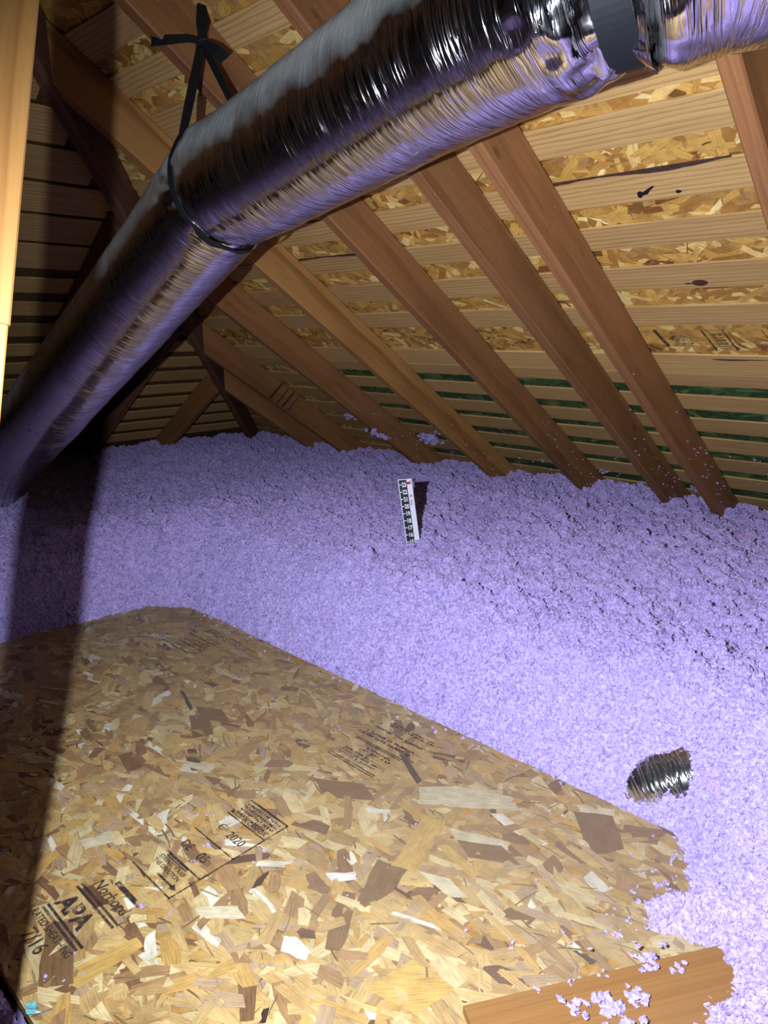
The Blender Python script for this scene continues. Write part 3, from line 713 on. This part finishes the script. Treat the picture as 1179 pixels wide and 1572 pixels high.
for (x, y) in [(-1.235, .67), (-1.225, .685), (-1.20, .70), (-1.128, .648), (-1.105, .60), (-1.03, .72), (-.60, 1.02), (-2.23, .95), (-1.26, 1.12), (-1.05, .30), (-1.07, .475), (-1.02, .50), (-.46, 1.17), (-.62, .83), (-.55, .87), (-.50, .95), (-.44, 1.0)]:
    sp.append(((x, y, .002), rb.uniform(.0035, .006), 3, ZN))
for q in range(70):
    x = rb.uniform(-2.4, -.42); y = rb.uniform(.3, 1.3); sp.append(((x, y, .002), rb.uniform(.001, .0026), 1, ZN))
for q in range(40):
    x = rb.uniform(-2.4, -.45); sp.append(((x, 1.325 - abs(rb.normal(0, .02)), .002), rb.uniform(.002, .005), 1, ZN))
for q in range(26):
    sp.append(((-2.42 + abs(rb.normal(0, .03)), rb.uniform(.3, 1.2), .002), rb.uniform(.003, .007), 2, ZN))
for q in range(34):
    x = -.40 - abs(rb.normal(0, .035)); sp.append(((x, rb.uniform(1.0, 1.3), .002), rb.uniform(.003, .008), 2, ZN))
crumbs('loose_crumbs', sp, 'small violet crumbs of fill scattered over the stamped walkway board')
sp = []
for (x, y, s_, c_) in [(-.37, .86, .012, 14), (-.40, .82, .011, 10), (-.345, .90, .010, 10), (-.36, .965, .010, 8), (-.40, .90, .005, 3), (-.43, .85, .0045, 3), (-.32, .99, .007, 5), (-.46, .80, .004, 2), (-.36, 1.02, .005, 3), (-.33, .84, .012, 12), (-.44, .93, .003, 2), (-.39, .99, .004, 3)]:
    sp.append(((x, y, .0215), s_, c_ * 2, ZN))
crumbs('loose_crumbs', sp, 'clumps of violet fill resting on the smooth orange plank')
sp = []
nm = np.array((0, -ST, -CT))
for (x, s_, t, z_, c_) in [(-2.715, 3.30, 0, .016, 9), (-2.70, 3.36, 0, .013, 7), (-2.62, 3.60, TB, .022, 14), (-3.10, 3.42, TB, .014, 9), (-2.98, 3.42, TB, .010, 6), (-2.90, 3.44, TB, .010, 5), (-2.48, 3.50, TB, .009, 5), (-2.42, 3.58, TB, .009, 5), (-2.38, 3.68, TB, .009, 5), (-2.45, 3.42, TB, .006, 4), (-1.95, 3.70, TB, .006, 4), (-1.62, 3.72, TB, .008, 4), (-1.10, 3.66, TB, .008, 5), (-1.20, 3.78, TB, .009, 5), (-.86, 3.78, TB, .006, 3)]:
    sp.append((main_pt(x, s_, t), z_ * 1.5, c_ * 2, nm))
for q in range(150):
    x0 = rb.choice([r[0] for r in RAF[1:6]]); s_ = 3.72 - abs(rb.normal(0, .32)); sp.append((main_pt(x0 + .0405, s_, rb.uniform(.01, .12)), rb.uniform(.0012, .004), 1, (1, 0, 0)))
for q in range(150):
    sp.append((main_pt(rb.uniform(-3.4, -.4), 3.85 - abs(rb.normal(0, .30)), TB), rb.uniform(.0012, .0042), 1, nm))
crumbs('loose_crumbs', sp, 'violet crumbs of fill clinging to the rafter feet near the eave')

# ------------------------------------------------------------------ the flexible duct
def catmull(pts, per=24):
    P = [np.array(p, float) for p in pts]; P = [2 * P[0] - P[1]] + P + [2 * P[-1] - P[-2]]
    out = []
    for i in range(1, len(P) - 2):
        for q in range(per):
            t = q / per
            out.append(.5 * ((2 * P[i]) + (-P[i - 1] + P[i + 1]) * t + (2 * P[i - 1] - 5 * P[i] + 4 * P[i + 1] - P[i + 2]) * t * t + (-P[i - 1] + 3 * P[i] - 3 * P[i + 1] + P[i + 2]) * t ** 3))
    out.append(P[-2]); return np.array(out)
def resample(P, step):
    d = np.r_[0, np.cumsum(np.linalg.norm(np.diff(P, axis=0), axis=1))]; n = max(2, int(d[-1] / step) + 1)
    t = np.linspace(0, d[-1], n)
    return np.stack([np.interp(t, d, P[:, k]) for k in range(3)], 1), t
def frames(P):
    T = np.gradient(P, axis=0); T /= np.linalg.norm(T, axis=1)[:, None]
    up = np.array((0, 0, 1.0)); N1 = up - T * (T @ up)[:, None]; N1 /= np.linalg.norm(N1, axis=1)[:, None]
    return T, N1, np.cross(T, N1)
R_D = 0.128
def tube(name, path, rad, parent, mat, step=.006, nth=120, wr=1.0, seed=0, pinch=(), u0=0.0):
    P, t = resample(np.array(path), step); T, N1, N2 = frames(P)
    th = np.linspace(0, 2 * math.pi, nth, endpoint=False)
    U, A = np.meshgrid(t, th, indexing='ij')
    r = np.full(U.shape, rad)
    cyc = lambda a, f, s: vnoise((U + u0) * a, (np.cos(A) * f + 5), s) + vnoise((U + u0) * a + 31, (np.sin(A) * f + 9), s + 1)
    r += wr * (.0030 * cyc(6, 1.2, seed) + .0011 * cyc(26, 1.0, seed + 3) + .0006 * cyc(80, 1.4, seed + 6))
    for (pos, wid, amt, crumple) in pinch:
        g = np.exp(-((U - pos) / wid) ** 2)
        r -= g * amt
        r += np.exp(-((U - pos) / (wid * 2.2)) ** 2) * crumple * (cyc(45, 5, seed + 11) + .8 * cyc(16, 7, seed + 15))
    X = P[:, None, :] + r[..., None] * (np.cos(A)[..., None] * N1[:, None, :] + np.sin(A)[..., None] * N2[:, None, :])
    uv = np.stack([U + u0, A * rad], -1)
    return link(name, grid_mesh(name, X, mat, closed_v=True, uv=uv), parent), P, T
KN = np.array((-1.449, .998, 1.301))
duct = empty('flexible_duct', (-2.974, .629, .25), 'foil wrapped flexible duct hung from the rafters by black straps', 'duct')
DL = Vector((-.895, .0, -.446)); KV = Vector(KN)
left_path = [tuple(KV + DL * q) for q in np.linspace(2.6, -.025, 40)]
tube('jacket', left_path, R_D - .001, duct, M_FOIL, seed=31, pinch=((2.64, .05, .020, .008),))
mid_path = catmull([(-1.462, .9985, 1.2985), (-1.38, .994, 1.312), (-1.18, .985, 1.345), (-.918, .968, 1.388), (-.72, .948, 1.412), (-.58, .940, 1.426), (-.50, .944, 1.431), (-.47, .952, 1.434)])
mid_len = np.linalg.norm(np.diff(mid_path, axis=0), axis=1).sum()
tube('jacket', mid_path, R_D + .003, duct, M_FOIL, seed=41, pinch=((.0, .03, .006, .007), (mid_len - .03, .035, .028, .015)), u0=3)
right_path = catmull([(-.53, .940, 1.428), (-.50, .944, 1.431), (-.433, .972, 1.446), (-.377, .999, 1.454), (-.266, 1.081, 1.464), (-.05, 1.25, 1.46), (.2, 1.47, 1.44)])
tube('jacket', right_path, R_D + .002, duct, M_FOIL, seed=51, pinch=((.03, .035, .028, .014),), u0=6)

# straps
def ribbon(pts, wdir, width, th=.0016):
    """flat strap along pts; wdir gives the width direction at each point"""
    pts = [Vector(p) for p in pts]; V = []; Fc = []
    n = len(pts)
    for i, p in enumerate(pts):
        t = (pts[min(i + 1, n - 1)] - pts[max(i - 1, 0)]).normalized()
        w_ = Vector(wdir[i] if isinstance(wdir, list) else wdir); w_ = (w_ - t * w_.dot(t)).normalized() * (width[i] if isinstance(width, list) else width) / 2
        nn = t.cross(w_).normalized() * th / 2
        V += [p - w_ - nn, p + w_ - nn, p + w_ + nn, p - w_ + nn]
    for i in range(n - 1):
        a = i * 4; b = a + 4
        for j in range(4): Fc.append((a + j, a + (j + 1) % 4, b + (j + 1) % 4, b + j))
    Fc.append((0, 3, 2, 1)); Fc.append(tuple(range(4 * n - 4, 4 * n)))
    return V, Fc
def strap_part(name, pts, wdir, width, parent):
    V, Fc = ribbon(pts, wdir, width); return link(name, mesh(name, V, Fc, M_STRAP), parent)
TOP = Vector((-1.645, 1.095, 1.735)); KNOT = Vector((-1.602, 1.062, 1.638))
strap = empty('hanging_strap', TOP, 'black webbing strap knotted below a rafter, cradling the duct bend', 'strap')
tan = Vector((.985, -.03, .17)).normalized()          # duct direction through the bend
cen = Vector(KN)
e1 = (Vector((0, 0, 1)) - tan * tan.z).normalized(); e2 = tan.cross(e1)   # e2 points toward -y or +y
if e2.y > 0: e2 = -e2                                # toward the lens
RS = R_D + .008
def onring(a): return cen + (e1 * math.cos(a) + e2 * math.sin(a)) * (RS - .006 * math.sin(a))
arc = [onring(math.radians(q)) for q in np.linspace(40, 318, 60)]
front = [KNOT.lerp(arc[0], q / 8) for q in range(8)] + arc[:34]
back = [KNOT.lerp(arc[-1], q / 8) for q in range(8)] + list(reversed(arc[34 - 1:]))
wd_f = [RT.lerp(tan, max(0, (q - 5) / 6)) if q < 11 else tan for q in range(len(front))]
strap_part('front_run', front, wd_f, .021, strap)
strap_part('back_run', back, tan, .021, strap)
RTV = tuple(RT)
strap_part('hanger', [TOP + Vector((0, 0, .02)), TOP, TOP.lerp(KNOT, .5) + Vector((.004, 0, 0)), KNOT], [RT * .6 + BK * .8, RT, RT, RT], [.006, .021, .030, .014], strap)
# knot: a lumpy wrap
bm = bmesh.new(); bmesh.ops.create_icosphere(bm, subdivisions=3, radius=.013)
for v in bm.verts:
    v.co *= 1 + .18 * math.sin(v.co.x * 420) * math.cos(v.co.z * 330) + .1 * math.sin(v.co.y * 600)
    v.co.z *= .85; v.co += KNOT
me = bpy.data.meshes.new('knot'); bm.to_mesh(me); bm.free(); me.materials.append(M_STRAP); link('knot', me, strap)
def scr(dx, dy, dz=0): return KNOT + RT * dx + UP * dy + BK * dz
strap_part('loose_end', [scr(0, 0, .004), scr(-.03, .001, .012), scr(-.07, -.003, .015), scr(-.112, -.004, .012)], UP, [.010, .016, .022, .026], strap)
strap_part('loose_end', [scr(0, 0, .004), scr(.018, -.012, .010), scr(.036, -.027, .014), scr(.056, -.046, .014)], RT * .5 + UP * .8, [.010, .020, .026, .026], strap)
# second strap round the duct at the upper right
cen2 = Vector((-.497, .945, 1.4315)); tan2 = Vector((.94, .20, .10)).normalized()
f1 = (Vector((0, 0, 1)) - tan2 * tan2.z).normalized(); f2 = tan2.cross(f1)
if f2.y > 0: f2 = -f2
R2 = R_D - .014
strap2 = empty('hanging_strap', (cen2.x, cen2.y + .03, 1.68), 'wide black strap squeezing the duct at the top right', 'strap')
arc2 = [cen2 + (f1 * math.cos(math.radians(q)) + f2 * math.sin(math.radians(q))) * R2 for q in np.linspace(40, 320, 60)]
strap_part('sling', [arc2[0] + Vector((0, .05, .25)), arc2[0] + Vector((0, .03, .12))] + arc2 + [arc2[-1] + Vector((0, -.02, .05)), arc2[-1] + Vector((0, -.03, .1))], tan2, .046, strap2)

# foil duct almost lost in the fill, right
bc = Vector((-.515, 1.468, .030)); bdir = Vector((.76, .40, .50)).normalized()
bd = empty('buried_duct', tuple(bc - Vector((0, 0, .09))), 'short stretch of foil duct showing through the fill at right', 'duct')
dive = Vector((0, .07, -.03))
bp_ = catmull([bc - bdir * .26 + dive * 2.6, bc - bdir * .15 + dive, bc - bdir * .06, bc + bdir * .05, bc + bdir * .13 + dive, bc + bdir * .24 + dive * 2.6])
tube('jacket', bp_, .095, bd, M_FOIL_CLEAN, seed=61, wr=1.3, nth=72, u0=9)

# ------------------------------------------------------------------ post at the left edge
PD = Vector((-.19228, .26571, .94468))
def post_at(z): 
    p = Vector((-.60107, .17658, .828)); return p + PD * ((z - p.z) / PD.z)
toL = (LAMP - post_at(1.05)); toL = (toL - PD * toL.dot(PD)).normalized()     # face turned to the lens
toC = Vector((0, 0, 1)) - post_at(1.05); toC = (toC - PD * toC.dot(PD)).normalized()
toL = (toC + (toC - toL) * .6).normalized()
sidev = PD.cross(toL).normalized()
if sidev.dot(RT) < 0: sidev = -sidev
post = empty('brace_post', tuple(post_at(0.0)), 'yellow pine brace post leaning close to the lens at left', 'post')
def post_board(name, z0, z1, proud, inset, mat, seed):
    A = post_at(z0) + toL * proud - sidev * inset; B = post_at(z1) + toL * proud - sidev * inset
    mw, L = frame(A, B, sidev); zz = mw.col[2].to_3d()
    d0, d1 = (-.018, 0) if zz.dot(toL) > 0 else (0, .018)
    return link(name, lumber_mesh(name, L, -.036, 0, d0, d1, mat, segs=10, bev=.0015, wob=.0006, seed=seed), post, mw)
post_board('upper_board', 1.005, 1.93, 0, 0, M_POST, 701)
post_board('lower_board', 0.0, 1.004, .0015, .0015, M_POST, 702)

# ------------------------------------------------------------------ depth ruler standing in the fill
ZB = .255
RB = Vector((-1.632, 1.822, ZB - .12)) + RT * .022
lean = Vector((-.105, -.02, 1)).normalized()
# face turned towards the lens
fn = Vector((-RB.x, -RB.y, 0)).normalized()
rx = lean.cross(fn).normalized()
if rx.dot(RT) < 0: rx = -rx
# tip it in the picture plane, top to the left
lean = (Vector((0, 0, 1)) - rx * .135).normalized(); fz = rx.cross(lean).normalized()
if fz.dot(fn) < 0: fz = -fz
ruler = empty('depth_ruler', RB, 'black and white insulation depth ruler standing in the violet fill', 'ruler')
INCH = .0256
y_of = lambda inch: .12 + .014 + (inch - 14.55) * INCH      # height along the ruler
TOPY = y_of(23.75)
WB, WW = .0295, .0185
fold = (rx * .94 - fz * .34).normalized()
def rp(a, b, h): 
    if a <= WB: q = RB + rx * (a - .022) + fz * h
    else: q = RB + rx * (WB - .022) + fold * (a - WB) + fz * h
    return q + lean * b
def panel(name, a0, a1, b0, b1, h, mat, parent, th=.0008):
    vs = [rp(a0, b0, h), rp(a1, b0, h), rp(a1, b1, h), rp(a0, b1, h), rp(a0, b0, h - th), rp(a1, b0, h - th), rp(a1, b1, h - th), rp(a0, b1, h - th)]
    fs = [(0, 1, 2, 3), (7, 6, 5, 4), (0, 4, 5, 1), (1, 5, 6, 2), (2, 6, 7, 3), (3, 7, 4, 0)]
    return link(name, mesh(name, vs, fs, mat), parent)
card = panel('scale_face', 0, WB, 0, TOPY, 0, M_WHITE, ruler)
panel('black_band', .0022, WB, 0, TOPY - .0022, .0005, M_BLACK, card, .0004)
flange = panel('white_flange', WB + .00001, WB + WW, 0, TOPY - .001, 0, M_WHITE, ruler)
for inch in range(13, 24):
    b = y_of(inch)
    link('tick', mesh('tick', [rp(.002, b - .0012, .0008), rp(.0115, b - .0012, .0008), rp(.0115, b + .0012, .0008), rp(.002, b + .0012, .0008)], [(0, 1, 2, 3)], M_WHITE), card)
    lettering('numeral', text_rects(str(inch), .0215, .0115, b - .0075, bold=.0006, sx=.72), lambda a, b, h: rp(min(a, WB), b, .0008), M_WHITE, card)
rp2 = lambda a, b, h: rp(a, b, .0005)
lettering('red_mark', text_rects('R', .020, WB + .014, TOPY - .020, bold=.0014, rot=math.pi / 2, sx=.9), rp2, M_RED, flange)
quad_marks('pink_mark', [[(WB + .004, TOPY - .095), (WB + .010, TOPY - .095), (WB + .011, TOPY - .075), (WB + .005, TOPY - .075)], [(WB + .003, TOPY - .066), (WB + .014, TOPY - .064), (WB + .013, TOPY - .054), (WB + .005, TOPY - .056)]], rp2, M_PINKINK, flange)

# a scrap of tape caught on the near left corner of the walkway board
vs = []; fs = []
for i_ in range(7):
    t_ = i_ / 6
    for q_ in (-1, 1):
        vs.append((-1.016 + .026 * t_ + .003 * q_, .262 + .006 * q_ + .003 * math.sin(t_ * 7), .004 + .004 * math.sin(t_ * 5 + q_) ** 2))
for i_ in range(6): fs.append((2 * i_, 2 * i_ + 1, 2 * i_ + 3, 2 * i_ + 2))
me = mesh('tape_scrap', vs, fs, plain('teal_tape', lin((120, 190, 190)), .4, noise=.3, nscale=200))
tag(link('tape_scrap', me), 'tiny teal scrap of tape at the near left corner of the walkway', 'tape')
